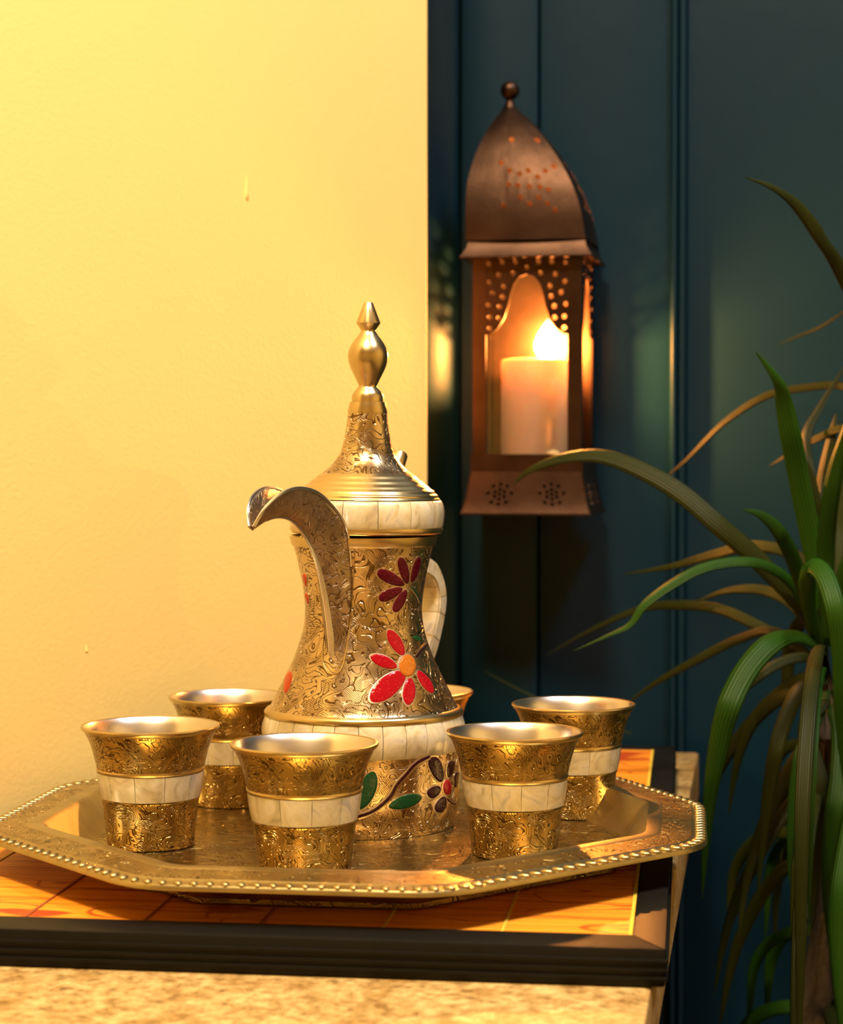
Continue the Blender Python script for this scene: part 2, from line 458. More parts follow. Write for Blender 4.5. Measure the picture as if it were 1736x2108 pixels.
# ---------------------------------------------------------------- framed board with bamboo mat
bx0, bx1, by0, by1 = -.332, -.0072, .7355, 1.246
outer = clip_wall([(bx0, by0), (bx1, by0), (bx1, by1), (bx0, by1)], .003)
inner = clip_wall([(bx0 + .013, by0 + .021), (bx1 - .0125, by0 + .021), (bx1 - .0125, by1 - .013), (bx0 + .013, by1 - .013)], .018)
brd = empty('framed_board', (-.17, .99, ZC), 'black framed board with orange bamboo inlay lying on the granite counter', 'board')
H0 = 0.0003
# rails: one bevelled prism per side between the outer and inner outline
for i in range(len(outer)):
    a, b = outer[i], outer[(i + 1) % len(outer)]
    c, d = inner[(i + 1) % len(inner)], inner[i]
    kid(link('frame_rail', prism_me('frame_rail', [a, b, c, d], ZC + H0, ZB, .0012), M['black_wood']), brd)
    # two shallow ribs along the outer face
for zz in (.0035, .0065, .0098):
    pts = [(bx0, by0 - .0006), (bx1 + .0006, by0 - .0006), (bx1 + .0006, by1)]
    v = []
    kid(link('edge_rib', box_me('edge_rib', bx0, bx1 + .0008, by0 - .0008, by0 + .001, ZC + zz - .0008, ZC + zz + .0008, .0004), M['black_wood']), brd)
    kid(link('edge_rib', box_me('edge_rib', bx1 - .001, bx1 + .0008, by0, by1, ZC + zz - .0008, ZC + zz + .0008, .0004), M['black_wood']), brd)
kid(link('bamboo_mat', prism_me('bamboo_mat', inner, ZC + .002, ZB - .0008), M['bamboo']), brd)
def mat_thread(x, mat, w=.0008):
    p = clip_wall([(x - w, by0 + .0215), (x + w, by0 + .0215), (x + w, by1 - .0135), (x - w, by1 - .0135)], .019)
    if len(p) >= 3: kid(link('binding_thread', prism_me('binding_thread', p, ZB - .0012, ZB - .0004), mat), brd)
for x, mt in ((-.0205, 'thread'), (-.068, 'thread'), (-.113, 'thread'), (-.160, 'thread_dark'), (-.205, 'thread_dark'), (-.252, 'thread_dark'), (-.298, 'thread')):
    mat_thread(x, M[mt], .0007 if x > -.03 else .0005)

# ---------------------------------------------------------------- tray
TRAY = [(-.2075, .748), (-.0876, .748), (.0087, .854), (.0087, .950), (-.0725, 1.092), (-.216, 1.092), (-.3035, .966), (-.3035, .841)]
TC = Vector((-.146, .905))
def round_poly(poly, r, n=6):
    out = []; m = len(poly)
    for i in range(m):
        p = Vector(poly[i]); a = Vector(poly[i - 1]); b = Vector(poly[(i + 1) % m])
        da = (a - p).normalized(); db = (b - p).normalized()
        ang = da.angle(db); tl = min(r / math.tan(ang / 2), (a - p).length * .45, (b - p).length * .45)
        s, e = p + da * tl, p + db * tl
        for k in range(n + 1):
            t = k / n; out.append(((1 - t) ** 2) * s + 2 * t * (1 - t) * p + t * t * e)
    return out
def inset_poly(poly, d):
    m = len(poly); L = []
    for i in range(m):
        a = Vector(poly[i]); b = Vector(poly[(i + 1) % m]); t = (b - a).normalized(); n = Vector((-t.y, t.x))
        L.append((a + n * d, t))
    out = []
    for i in range(m):
        (p, t), (q, s) = L[i - 1], L[i]
        den = t.x * s.y - t.y * s.x; k = ((q - p).x * s.y - (q - p).y * s.x) / den
        out.append(tuple(p + t * k))
    return out
tray = empty('serving_tray', (TC.x, TC.y, ZB), 'octagonal brass tray with beaded rim standing on the orange board', 'tray')
TZ = ZB + .0002
# rings from the outer lip to the floor: (inset, height, corner radius)
rings = [(.0, .0140, .040), (.0007, .0150, .040), (.0040, .0155, .038), (.0056, .0156, .036), (.0068, .0162, .034), (.0195, .0172, .022), (.0210, .0176, .022), (.0258, .0174, .020),
         (.0274, .0164, .018), (.0352, .0055, .014), (.0385, .0030, .012), (.043, .0028, .010)]
def ring_mesh(name, rr, thick=.0009, close=True):
    v, f = [], []
    for d, z, r in rr:
        for p in round_poly(inset_poly(TRAY, d), r): v.append((p.x, p.y, TZ + z))
    m = len(v) // len(rr)
    for i in range(len(rr) - 1):
        for k in range(m): f.append((i * m + k, i * m + (k + 1) % m, (i + 1) * m + (k + 1) % m, (i + 1) * m + k))
    return v, f, m
def tray_part(name, a, b, mat):
    top = rings[a:b + 1]; bot = [(d, z - .0011, r) for d, z, r in reversed(top)]
    v, f, m = ring_mesh(name, top + bot)
    n = len(v) // m
    for k in range(m): f.append(((n - 1) * m + k, (n - 1) * m + (k + 1) % m, (k + 1) % m, k))
    o = link(name, mesh(name, v, f), mat, None, 40); return kid(o, tray)
tray_part('rim_lip', 0, 4, M['tray'])
tray_part('chased_band', 4, 5, M['tray_eng'])
tray_part('inner_border', 5, 7, M['tray'])
tray_part('tray_wall', 7, 10, M['tray'])
fp = round_poly(inset_poly(TRAY, .0385), .012)
kid(link('tray_floor', prism_me('tray_floor', [tuple(p) for p in fp], TZ + .0001, TZ + .0030), M['tray_floor']), tray)
# beads along the rim
path = round_poly(inset_poly(TRAY, .0028), .039, 12)
seg = [(path[i] - path[i - 1]).length for i in range(1, len(path))] + [(path[0] - path[-1]).length]
per = sum(seg); NB = 172
bm = bmesh.new(); bmesh.ops.create_icosphere(bm, subdivisions=2, radius=1)
for v in bm.verts: v.co = Vector((v.co.x * .0017, v.co.y * .0029, v.co.z * .0011))
bead_me = from_bm('bead', bm)
k = 0; acc = 0.0
for j in range(NB):
    s = per * j / NB
    while acc + seg[k] < s: acc += seg[k]; k += 1
    a = path[k]; b = path[(k + 1) % len(path)]; t = (b - a).normalized(); p = a + t * (s - acc)
    o = link('bead', bead_me, M['tray'], None, 80 if j == 0 else None)
    o.location = (p.x, p.y, TZ + .0154); o.rotation_euler = (0, 0, math.atan2(t.y, t.x) + .45); kid(o, tray)

# ---------------------------------------------------------------- cups
CUP_Z = TZ + .0030
def make_cup():
    root = empty('coffee_cup', (0, 0, 0))
    body = link('cup_body', lathe('cup_body', [(.0, .0006), (.0175, .0), (.0187, .0004), (.0188, .0014), (.0192, .006), (.0200, .014), (.0208, .0205), (.0212, .0212), (.0210, .0217)], 64), M['cup_eng'], root)
    link('inlay_bed', lathe('inlay_bed', [(.0200, .0212), (.0205, .0216), (.0221, .0332), (.0218, .0338)], 64), M['cement'], root)
    link('cup_flare', lathe('cup_flare', [(.0220, .0342), (.0231, .0350), (.0238, .0380), (.0249, .0425), (.0264, .0470), (.0281, .0507), (.0289, .0520)], 64), M['cup_eng'], root)
    link('ring', lathe('ring', [(.0220, .0333), (.0231, .0335), (.0235, .0342), (.0234, .0350), (.0226, .0353)], 64), M['brass'], root)
    link('rim', lathe('rim', [(.0287, .0512), (.0291, .0516), (.0297, .0524), (.0299, .0530), (.0297, .0535), (.0291, .0537), (.0286, .0534)], 64), M['brass'], root)
    link('lining', lathe('lining', [(.0288, .0535), (.0281, .0528), (.0268, .0500), (.0250, .0455), (.0234, .0395), (.0216, .0300), (.0198, .0150), (.0180, .0030), (.0150, .0018), (.0, .0016)], 64), M['silver'], root)
    n = 11; v, f = [], []
    A = 2 * PI / n; gap = .010; na, nz = 7, 4
    for off in (0, 1):
        for i in range(nz):
            t = i / (nz - 1); z = .0219 + .0112 * t
            for j in range(na):
                u = j / (na - 1); a = -A / 2 + gap / 2 + (A - gap) * u
                edge = min(u, 1 - u) < .01 or min(t, 1 - t) < .01
                r = .0206 + .0017 * t + (.0010 if off and not edge else (.0007 if off else 0))
                v.append((r * math.cos(a), r * math.sin(a), z))
    q = na * nz
    for i in range(nz - 1):
        for j in range(na - 1):
            b = i * na + j; f.append((q + b, q + b + 1, q + b + na + 1, q + b + na))
    rim_i = [j for j in range(na)] + [i * na + na - 1 for i in range(1, nz)] + [(nz - 1) * na + j for j in range(na - 2, -1, -1)] + [i * na for i in range(nz - 2, 0, -1)]
    for a_, b_ in zip(rim_i, rim_i[1:] + rim_i[:1]): f.append((a_, b_, q + b_, q + a_))
    tm = mesh('pearl_tile', v, f)
    for kx in range(n):
        o = link('pearl_tile', tm, M['pearl'], root, 60 if kx == 0 else None); o.rotation_euler = (0, 0, A * kx)
    return root
proto = make_cup()
CUPS = [((627, 1531), 'brass cup standing before the spout side of the pot at the tray front', 10, (0, 0)),
        ((310, 1494), 'brass cup by the left pointed end of the tray in front of the cream wall', 22, (0, 0)),
        ((1060, 1507), 'brass cup overlapping the cup nearest the board corner, on the drum flower side of the pot', 4, (0, 0)),
        ((1181, 1450), 'brass cup with the blue wall behind it, beside the tray end towards the plant', 15, (0, 0)),
        ((474, 1434), 'brass cup between the coffee pot and the cream wall, half hidden by the pot', 8, (0, 0)),
        ((850, 1430), 'brass cup hidden behind the coffee pot with only its rim showing', 0, (0, 0))]
LABELS = ['brass cup with pearl band in front of the pot, under its spout',
          'brass cup with pearl band at the tray end beside the cream wall',
          'brass cup with pearl band in front of the pot, beside its enamel drum flower',
          'brass cup with pearl band seen against the blue wall, tray edge beside the plant',
          'brass cup with pearl band between the pot and the cream wall, partly behind the pot',
          'brass cup almost hidden behind the pot, only its rim peeking out']
for i, ((x, y), _, rz, _) in enumerate(CUPS):
    p = at_z(x, y, CUP_Z + .053)
    if i == 5: p = Vector((-.1375, 1.0315, 0))
    o = proto if i == 0 else copy_tree(proto)
    o.location = (p.x, p.y, CUP_Z); o.rotation_euler = (0, 0, math.radians(rz))
    sc_ = (1.04, 1.03, 1.0, 1.0, 1.02, 1.0)[i]; o.scale = (sc_, sc_, 1)
    o['label'] = LABELS[i]; o['category'] = 'cup'; o['group'] = 'coffee cups on the brass tray'

# ---------------------------------------------------------------- coffee pot
POT = at_z(749, 1727, CUP_Z); 
pc = at_depth(749, 1500, .965); POT = Vector((pc.x, pc.y, CUP_Z))
PD = .965; PS = F / PD
def pz(y): return (EYE - (y - YH) / PS) - CUP_Z
def pr(px): return px / PS
pot = empty('coffee_pot', POT, 'tall engraved brass coffee pot with curved beak spout and enamel flowers on the tray', 'coffee pot')
body_px = [(1694, 184), (1688, 187), (1680, 188), (1650, 196), (1600, 197), (1560, 199), (1536, 202)]
drum = [(0, .0004), (pr(180), 0)] + [(pr(r), pz(y)) for y, r in body_px]
drum[2] = (pr(186), .0002)
bulge_px = [(1536, 202), (1525, 205), (1505, 209), (1490, 208), (1474, 203), (1466, 200)]
upper_px = [(1466, 201), (1460, 200.5), (1455, 196), (1447, 190), (1424, 178.5), (1396, 164), (1367, 150), (1338, 138), (1309, 128.5), (1285, 123), (1262, 120.5), (1237, 121), (1200, 126), (1165, 133), (1136, 140), (1108, 148.5), (1104, 150), (1101, 149)]
def profile_r(z):
    tab = sorted([(pz(y), pr(r)) for y, r in body_px + bulge_px[1:] + upper_px[1:]])
    return interp(z, tab)
TAB = sorted([(pz(y), pr(r)) for y, r in body_px + bulge_px[1:] + upper_px[1:]])
def smooth_prof(px, n=None):
    pts = spline([(r, y) for y, r in px], n or len(px) * 4); return [(pr(p.x), pz(p.y)) for p in pts] if False else [(pr(p[0]), pz(p[1])) for p in pts]
def sprof(px, n):
    P = [Vector((r, y)) for y, r in px]
    return [(pr(p.x), pz(p.y)) for p in spline2(P, n)]
def spline2(P, n):
    m = len(P) - 1; out = []
    for i in range(n):
        u = i / (n - 1) * m; k = min(int(u), m - 1); t = u - k
        p0 = P[max(k - 1, 0)]; p1 = P[k]; p2 = P[k + 1]; p3 = P[min(k + 2, m)]
        out.append(0.5 * ((2 * p1) + (p2 - p0) * t + (2 * p0 - 5 * p1 + 4 * p2 - p3) * t * t + (3 * p1 - p0 - 3 * p2 + p3) * t ** 3))
    return out
prof_all = drum[:3] + sprof(body_px[1:], 24)
pbody = link('pot_body', lathe('pot_body', sprof(upper_px[1:], 70) + [(pr(146), pz(1101)), (pr(143), pz(1108))], 160), M['brass_eng'], pot, 40)
link('pot_drum', lathe('pot_drum', prof_all, 160), M['brass_eng'], pot, 40)
link('inlay_bed', lathe('inlay_bed', [(r - .0008, z) for r, z in sprof(bulge_px, 20)], 128), M['cement'], pot, 40)
link('ring', lathe('ring', [(pr(198), pz(1470)), (pr(204), pz(1467)), (pr(205), pz(1461)), (pr(200), pz(1455)), (pr(192), pz(1452))], 128), M['brass'], pot, 50)
link('neck_ring', lathe('neck_ring', [(pr(146), pz(1122)), (pr(148.5), pz(1118)), (pr(151.5), pz(1106)), (pr(152), pz(1102)), (pr(147), pz(1100))], 128), M['brass'], pot, 50)

def rev_tile(name, prof, A, gap, lift, na=8):
    """one tile of a band on a surface of revolution"""
    v, f = [], []; nz = len(prof)
    for off in (0, 1):
        for i, (r, z) in enumerate(prof):
            for j in range(na):
                u = j / (na - 1); a = -A / 2 + gap / 2 + (A - gap) * u
                edge = j in (0, na - 1) or i in (0, nz - 1)
                rr = r + (lift if not edge else lift * .5) * off - (1 - off) * .0006
                v.append((rr * math.cos(a), rr * math.sin(a), z))
    q = na * nz
    for i in range(nz - 1):
        for j in range(na - 1):
            b = i * na + j; f.append((q + b, q + b + 1, q + b + na + 1, q + b + na))
    ri = list(range(na)) + [i * na + na - 1 for i in range(1, nz)] + [(nz - 1) * na + j for j in range(na - 2, -1, -1)] + [i * na for i in range(nz - 2, 0, -1)]
    for a_, b_ in zip(ri, ri[1:] + ri[:1]): f.append((a_, b_, q + b_, q + a_))
    return mesh(name, v, f)
NT_ = 27
tm = rev_tile('pearl_tile', sprof(bulge_px, 9), 2 * PI / NT_, .006, .0003)
for k in range(NT_):
    o = link('pearl_tile', tm, M['pearl'], pbody, 60 if k == 0 else None); o.rotation_euler = (0, 0, 2 * PI * k / NT_ + .05)

# lid, slightly askew on the neck
lid = empty('lid', (0, 0, 0)); lid.parent = pot
lid.location = (pr(6), 0, 0)
LZ = pz(1098)
lid_px = [(974, 92), (985, 106), (997, 121), (1008, 135), (1018, 144), (1026, 149)]
neck_px = [(848, 40), (865, 41.5), (882, 44), (900, 47), (911, 49), (931, 55), (945, 63), (955, 71), (965, 81), (974, 92)]
cone = sprof(neck_px, 40)
lid_o = link('lid_shell', lathe('lid_shell', cone, 128), M['brass_eng'], pot, 45)
lid_px_s = sprof(lid_px, 24)
steps = []
for i, (r, z) in enumerate(lid_px_s): steps.append((r + (.0003 if (i // 2) % 2 else 0), z))
lid_s = link('lid_shoulder', lathe('lid_shoulder', steps, 128), M['brass'], lid_o, 60)
lidband_px = [(1028, 151), (1036, 156), (1048, 158.5), (1062, 158.5), (1076, 157), (1083, 155.5)]
link('lid_inlay_bed', lathe('lid_inlay_bed', [(r - .0008, z) for r, z in sprof([(1025, 148)] + lidband_px, 20)], 128), M['cement'], lid_o, 45)
link('lid_ring', lathe('lid_ring', [(pr(150), pz(1081)), (pr(156), pz(1083)), (pr(157.5), pz(1087)), (pr(156), pz(1092)), (pr(153), pz(1096)), (pr(146), pz(1097)), (pr(140), pz(1097))], 128), M['brass'], lid_o, 50)
tm2 = rev_tile('pearl_tile', sprof(lidband_px, 8), 2 * PI / 14, .008, .0003, 12)
for k in range(14):
    o = link('pearl_tile', tm2, M['pearl'], lid_o, 60 if k == 0 else None); o.rotation_euler = (0, 0, 2 * PI * k / 14 + .30)
fin = [(848, 40), (845, 40.5), (832, 37), (828, 36.5), (826, 31)]
link('lid_collar', lathe('lid_collar', [(pr(r), pz(y)) for y, r in [(852, 40.2), (847, 41), (833, 37.5), (828, 36.5), (827, 32), (826.5, 30)]], 96), M['brass'], lid_o, 40)
kp = [(pr(r), pz(y)) for y, r in [(827, 32.5), (815, 32.8), (806, 27), (798, 19.5), (795.5, 18.7)]]
kp += sprof([(794, 19), (785, 23), (773, 29), (758, 36), (743, 40.5), (729, 41), (716, 37), (703, 29), (692, 20.5), (684, 15.5), (682, 15)], 40)
kp += [(pr(16), pz(680)), (pr(25), pz(667)), (pr(24.5), pz(665)), (pr(16), pz(643)), (pr(9.2), pz(626)), (pr(8), pz(624.5)), (0, pz(624))]
link('finial', lathe('finial', kp, 72), M['brass'], lid_o, 35)
# the lid assembly leans a little to one side
lean = math.radians(.55)
lid_o.location = (pr(6) * math.cos(YAW) - LZ * math.sin(lean), pr(6) * math.sin(YAW), LZ - LZ * math.cos(lean))
lid_o.rotation_euler = (0, lean, 0)
bpy.data.objects.remove(lid)

# directions on the pot in room axes; azimuth measured in the camera's ground frame
def cdir(x, d): return Vector((x * math.cos(YAW) - d * math.sin(YAW), x * math.sin(YAW) + d * math.cos(YAW), 0)).normalized()
SP = cdir(-.438, -.899); SN = cdir(.899, -.438)         # spout direction; across it
def solve_plane(x, y, w):
    """point on the vertical plane through the pot axis along SP, shifted w along SN, seen at pixel x, y (pot coordinates: r, w, z)"""
    o = Vector((0, 0, EYE)); r = ray(x, y); p0 = POT + SN * w
    t = (p0 - o).dot(SN) / r.dot(SN); q = o + r * t - POT
    return q.dot(SP), q.z
SPOUT = [((520, 1090), (523, 1084), .0012), ((546, 1072), (543, 1050), .0040), ((572, 1064), (572, 1021), .0062), ((598, 1070), (606, 1005), .0075),
         ((620, 1092), (645, 1010), .0082), ((640, 1125), (680, 1036), .0088), ((655, 1165), (709, 1078), .0092), ((667, 1215), (720, 1130), .0092),
         ((676, 1270), (722, 1220), .0082), ((682, 1320), (714, 1292), .0062), ((687, 1362), (698, 1352), .0032), ((692, 1380), (694, 1376), .0012)]
K = []; U = []
for kp_, ep, w in SPOUT:
    r, z = solve_plane(*kp_, 0); K.append((r, z)); r2, z2 = solve_plane(*ep, w); U.append((r2, z2, w))
for i in range(8, len(U)):                               # the lower flanks sink into the body
    U[i] = (min(U[i][0], profile_r(U[i][1]) - .001), U[i][1], U[i][2])
U[7] = (max(.004, min(U[7][0], profile_r(U[7][1]) - .0005)), U[7][1], U[7][2])
ns = 44
Ks = spline([(a, b, 0) for a, b in K], ns); Us = spline(U, ns)
v, f = [], []; nc = 15
def sec(i, side_off):
    k = Ks[i]; u = Us[i]; out = []
    for j in range(nc):
        s = -1 + 2 * j / (nc - 1); a = abs(s)
        q = a ** 1.0
        w = u[2] * math.copysign(min(1, a ** .72), s) if a > 0 else 0
        kk = .0010 if a < .16 else 0
        r = k[0] + (u[0] - k[0]) * q; z = k[1] + (u[1] - k[1]) * q
        out.append(SP * r + SN * w + Vector((0, 0, z)))
    return out
rows = [sec(i, 0) for i in range(ns)]
for row in rows: v += row
for i in range(ns - 1):
    for j in range(nc - 1): f.append((i * nc + j, i * nc + j + 1, (i + 1) * nc + j + 1, (i + 1) * nc + j))
sp = link('spout', mesh('spout', v, f), M['spout'], pot, 50)
sol = sp.modifiers.new('wall', 'SOLIDIFY'); sol.thickness = .0011; sol.offset = 0
# bright rolled edges and keel
link('keel', tube_me('keel', [SP * k[0] + Vector((0, 0, k[1])) for k in Ks[4:]], [.0007 + .0013 * (i / (ns - 5)) ** 1.5 for i in range(ns - 4)], 10), M['spout_edge'], sp)
for s in (1, -1):
    link('rolled_edge', tube_me('rolled_edge', [SP * u[0] + SN * (u[2] * s) + Vector((0, 0, u[1])) for u in Us[:30]], [.0008] * 30, 8), M['spout_edge'], sp)

# handle opposite the spout
HP = [(.030, .058), (.050, .0625), (.0640, .0748), (.0715, .0885), (.0748, .0992), (.0738, .1065), (.0690, .1138), (.0620, .1175), (.050, .1205), (.030, .122)]
HS = spline([(a, b, 0) for a, b in HP], 48)
hw = [.0035 + .0024 * math.sin(PI * i / 47) for i in range(48)]
def hframe(i):
    a = HS[max(i - 1, 0)]; b = HS[min(i + 1, 47)]; t = Vector((b[0] - a[0], b[1] - a[1])).normalized()
    n = Vector((t.y, -t.x)); return n            # outward normal in (r, z)
def hpt(i, w, o):
    n = hframe(i); return -SP * (HS[i][0] + n.x * o) + SN * w + Vector((0, 0, HS[i][1] + n.y * o))
def hsec(i):
    w = hw[i]; t = .0040
    return [hpt(i, w * cx_, t * oy) for cx_, oy in ((-1, -.6), (-1, .6), (-.85, 1), (.85, 1), (1, .6), (1, -.6), (.8, -1), (-.8, -1))]
v, f = [], []
for i in range(48): v += hsec(i)
for i in range(47):
    for j in range(8): f.append((i * 8 + j, i * 8 + (j + 1) % 8, (i + 1) * 8 + (j + 1) % 8, (i + 1) * 8 + j))
f += [tuple(range(8)), tuple(47 * 8 + j for j in range(8))]
handle = link('handle', mesh('handle', v, f), M['brass'], pot, 40)
cuts = [8, 13, 18, 23, 28, 33, 38]
for a, b in zip(cuts, cuts[1:]):
    for oo in (1, -1):
        v, f = [], []
        idx = list(range(a, b + 1))
        for L in (.0032, .0044):
            for ii in idx:
                for q in (-.9, -.3, .3, .9):
                    fi = ii + (.12 if ii == a else (-.12 if ii == b else 0)); lo = int(fi); t = fi - lo
                    p = hpt(lo, hw[lo] * q, L * oo).lerp(hpt(min(lo + 1, 47), hw[min(lo + 1, 47)] * q, L * oo), t); v.append(p)
        m = len(idx) * 4
        for r_ in range(len(idx) - 1):
            for c_ in range(3):
                b0 = r_ * 4 + c_; f.append((m + b0, m + b0 + 1, m + b0 + 5, m + b0 + 4))
        ri = [0, 1, 2, 3] + [r_ * 4 + 3 for r_ in range(1, len(idx))] + [(len(idx) - 1) * 4 + c_ for c_ in (2, 1, 0)] + [r_ * 4 for r_ in range(len(idx) - 2, 0, -1)]
        for a_, b_ in zip(ri, ri[1:] + ri[:1]): f.append((a_, b_, m + b_, m + a_))
        link('pearl_tile', mesh('pearl_tile', v, f), M['pearl'], handle, 60)
    # side inlays
    for sgn in (1, -1):
        v, f = [], []
        idx = list(range(a, b + 1))
        for L in (.92, 1.05):
            for ii in idx:
                fi = ii + (.12 if ii == a else (-.12 if ii == b else 0)); lo = int(fi); t = fi - lo
                for q in (-.0031, .0031):
                    p = hpt(lo, sgn * hw[lo] * L, q).lerp(hpt(min(lo + 1, 47), sgn * hw[min(lo + 1, 47)] * L, q), t); v.append(p)
        m = len(idx) * 2
        for r_ in range(len(idx) - 1):
            b0 = r_ * 2; f.append((m + b0, m + b0 + 1, m + b0 + 3, m + b0 + 2))
        ri = [0, 1] + [r_ * 2 + 1 for r_ in range(1, len(idx))] + [r_ * 2 for r_ in range(len(idx) - 1, 0, -1)]
        for a_, b_ in zip(ri, ri[1:] + ri[:1]): f.append((a_, b_, m + b_, m + a_))
        link('pearl_tile', mesh('pearl_tile', v, f), M['pearl'], handle, 60)
# hinge with thumb piece behind the lid
HB = -SP
thumb = [HB * .026 + Vector((0, 0, pz(1010))), HB * .029 + Vector((0, 0, pz(985))), HB * .034 + Vector((0, 0, pz(960))), HB * .037 + Vector((0, 0, pz(938))), HB * .0375 + Vector((0, 0, pz(934)))]
link('thumb_piece', tube_me('thumb_piece', thumb, [.0042, .0042, .0042, .0044, .0040], 18, 1.0), M['brass'], pot)
link('hinge', tube_me('hinge', [HB * .036 - SN * .009 + Vector((0, 0, pz(1098))), HB * .036 + SN * .009 + Vector((0, 0, pz(1098)))], [.003, .003], 14), M['brass'], pot)

# enamel decoration: patches laid on the surface of revolution
def hit(x, y):
    o = Vector((0, 0, EYE)) - POT; r = ray(x, y)
    tc = .965; lo = None; prev = None
    t = .86
    while t < 1.05:
        p = o + r * t; d = math.hypot(p.x, p.y) - interp(p.z, TAB)
        if prev is not None and prev > 0 >= d:
            a, b = t - .0005, t
            for _ in range(24):
                m = (a + b) / 2; p = o + r * m
                if math.hypot(p.x, p.y) - interp(p.z, TAB) > 0: a = m
                else: b = m
            return o + r * b
        prev = d; t += .0005
    return None
def surf(a, z, off=0.0):
    r = interp(z, TAB); dr = (interp(z + .001, TAB) - interp(z - .001, TAB)) / .002
    n = Vector((math.cos(a), math.sin(a), -dr)).normalized()
    return Vector((r * math.cos(a), r * math.sin(a), z)) + n * off
def patch(name, outline, mat, h, rim, parent=pbody):
    """raised cushion over a closed pixel outline, on the pot's skin; rim > 0 adds a metal border under it"""
    pts = [hit(*q) for q in outline]
    if any(p is None for p in pts): return None
    A = [(math.atan2(p.y, p.x), p.z) for p in pts]
    base = A[0][0]
    A = [((a - base + PI) % (2 * PI) - PI + base, z) for a, z in A]
    ca = sum(a for a, _ in A) / len(A); cz = sum(z for _, z in A) / len(A)
    def build(nm, grow, levels, m):
        v, f = [], []; n = len(A)
        rad = sum(math.hypot((a - ca) * .035, z - cz) for a, z in A) / n
        for s, off in levels:
            for a, z in A:
                g = s * (1 + grow / rad)
                v.append(surf(ca + (a - ca) * g, cz + (z - cz) * g, off))
        for i in range(len(levels) - 1):
            for j in range(n): f.append((i * n + j, i * n + (j + 1) % n, (i + 1) * n + (j + 1) % n, (i + 1) * n + j))
        v.append(surf(ca, cz, levels[-1][1] + .00005)); c = len(v) - 1; b = (len(levels) - 1) * n
        for j in range(n): f.append((b + j, b + (j + 1) % n, c))
        return link(nm, mesh(nm, v, f), m, parent, 60)
    o = build(name, 0, [(1, -.0008), (1, h * .55), (.93, h * .85), (.75, h), (.4, h * 1.05)], mat)
    if rim: build('petal_border', rim, [(1, -.0008), (1, h * .35), (.9, h * .45), (.6, h * .45)], M['outline'])
    return o
def petal_px(tip, base, w, n=18, blunt=.5):
    """pointed/rounded petal outline in pixels; blunt 0 = leaf, 1 = round tip"""
    T = Vector(tip); B = Vector(base); ax = B - T; L = ax.length; ax.normalize(); nn = Vector((-ax.y, ax.x)); out = []
    for k in range(n):
        a = 2 * PI * k / n; s = (1 - math.cos(a)) / 2
        ww = math.sin(a)
        sharp = abs(ww) ** (1.35 - .5 * blunt)
        prof = math.copysign(sharp, ww) * (1 - .45 * blunt * (s - .3))
        out.append(tuple(T + ax * (L * s) + nn * (prof * w / 2)))
    return out
def strip_px(pts, w, name, mat, border=True):
    """enamel stem along a pixel path"""
    P = [hit(*q) for q in pts]
    if any(p is None for p in P): return
    NS = 26 if border else 60
    S = spline(P, NS); off = []
    for p in S:
        a = math.atan2(p.y, p.x); off.append(surf(a, p.z, .0001))
    rad = w / PS / 2
    if border: link('stem_border', tube_me('stem_border', off, [rad * 1.75] * 26, 8, .22, tuple((off[13].x, off[13].y, 0))), M['outline'], pbody)
    link(name, tube_me(name, off, [rad] * NS, 8, .7, tuple((off[13].x, off[13].y, 0))), mat, pbody)
RB = .0006
for tip, base, w in (((824, 1147), (838, 1202), 21), ((863, 1147), (846, 1200), 16), ((777, 1176), (832, 1204), 27), ((780, 1234), (828, 1211), 24), ((811, 1260), (836, 1214), 21)):
    patch('petal', petal_px(tip, base, w, 18, .9), M['magenta'], .0006, RB)
strip_px([(848, 1210), (858, 1224), (864, 1238)], 6, 'enamel_stem', M['green'])
for tip, base, w in (((799, 1297), (831, 1350), 26), ((763, 1351), (817, 1374), 25), ((763, 1443), (835, 1383), 44), ((840, 1452), (844, 1396), 27), ((891, 1427), (859, 1381), 21)):
    patch('petal', petal_px(tip, base, w, 18, .35), M['red'], .0006, RB)
patch('flower_centre', disc(838, 1371, 17, 18, 23), M['amber'], .0010, .0008)
strip_px([(855, 1354), (866, 1340), (878, 1326)], 6, 'enamel_stem', M['purple'])
patch('enamel_bud', petal_px((850, 1311), (868, 1318), 10, 14, .5), M['green'], .0005, 0)
patch('enamel_leaf', petal_px((884, 1334), (902, 1396), 11, 16, .2), M['green'], .0005, .0004)
strip_px([(737, 1681), (765, 1671), (789, 1653), (805, 1636), (817, 1615), (836, 1594), (856, 1572), (884, 1557)], 7.5, 'enamel_stem', M['purple'])
patch('enamel_leaf', petal_px((770, 1588), (741, 1666), 37, 18, .3), M['green'], .0005, .0005)
patch('enamel_leaf', petal_px((868, 1640), (800, 1661), 28, 18, .3), M['green'], .0005, .0005)
for tip, base, w in (((889, 1558), (908, 1610), 29), ((931, 1566), (923, 1601), 17), ((942, 1590), (936, 1621), 12), ((881, 1639), (906, 1620), 24), ((900, 1672), (915, 1640), 23)):
    patch('petal', petal_px(tip, base, w, 18, 1.0), M['purple'], .0006, RB)
patch('flower_centre', disc(919.5, 1621, 8.5, 16, 16), M['red'], .0009, .0006)
strip_px([(920, 1645), (929, 1653), (937, 1655)], 5, 'enamel_stem', M['purple'])
strip_px([(655, 1125), (660, 1180), (667, 1240), (667, 1300), (664, 1350), (672, 1380), (690, 1388), (705, 1372), (716, 1320), (722, 1270), (727, 1200), (731, 1125)], 3.0, 'spout_border', M['brass'], False)
patch('petal', petal_px((627, 1180), (631, 1208), 8, 16, 1), M['orange_en'], .0006, .0005)
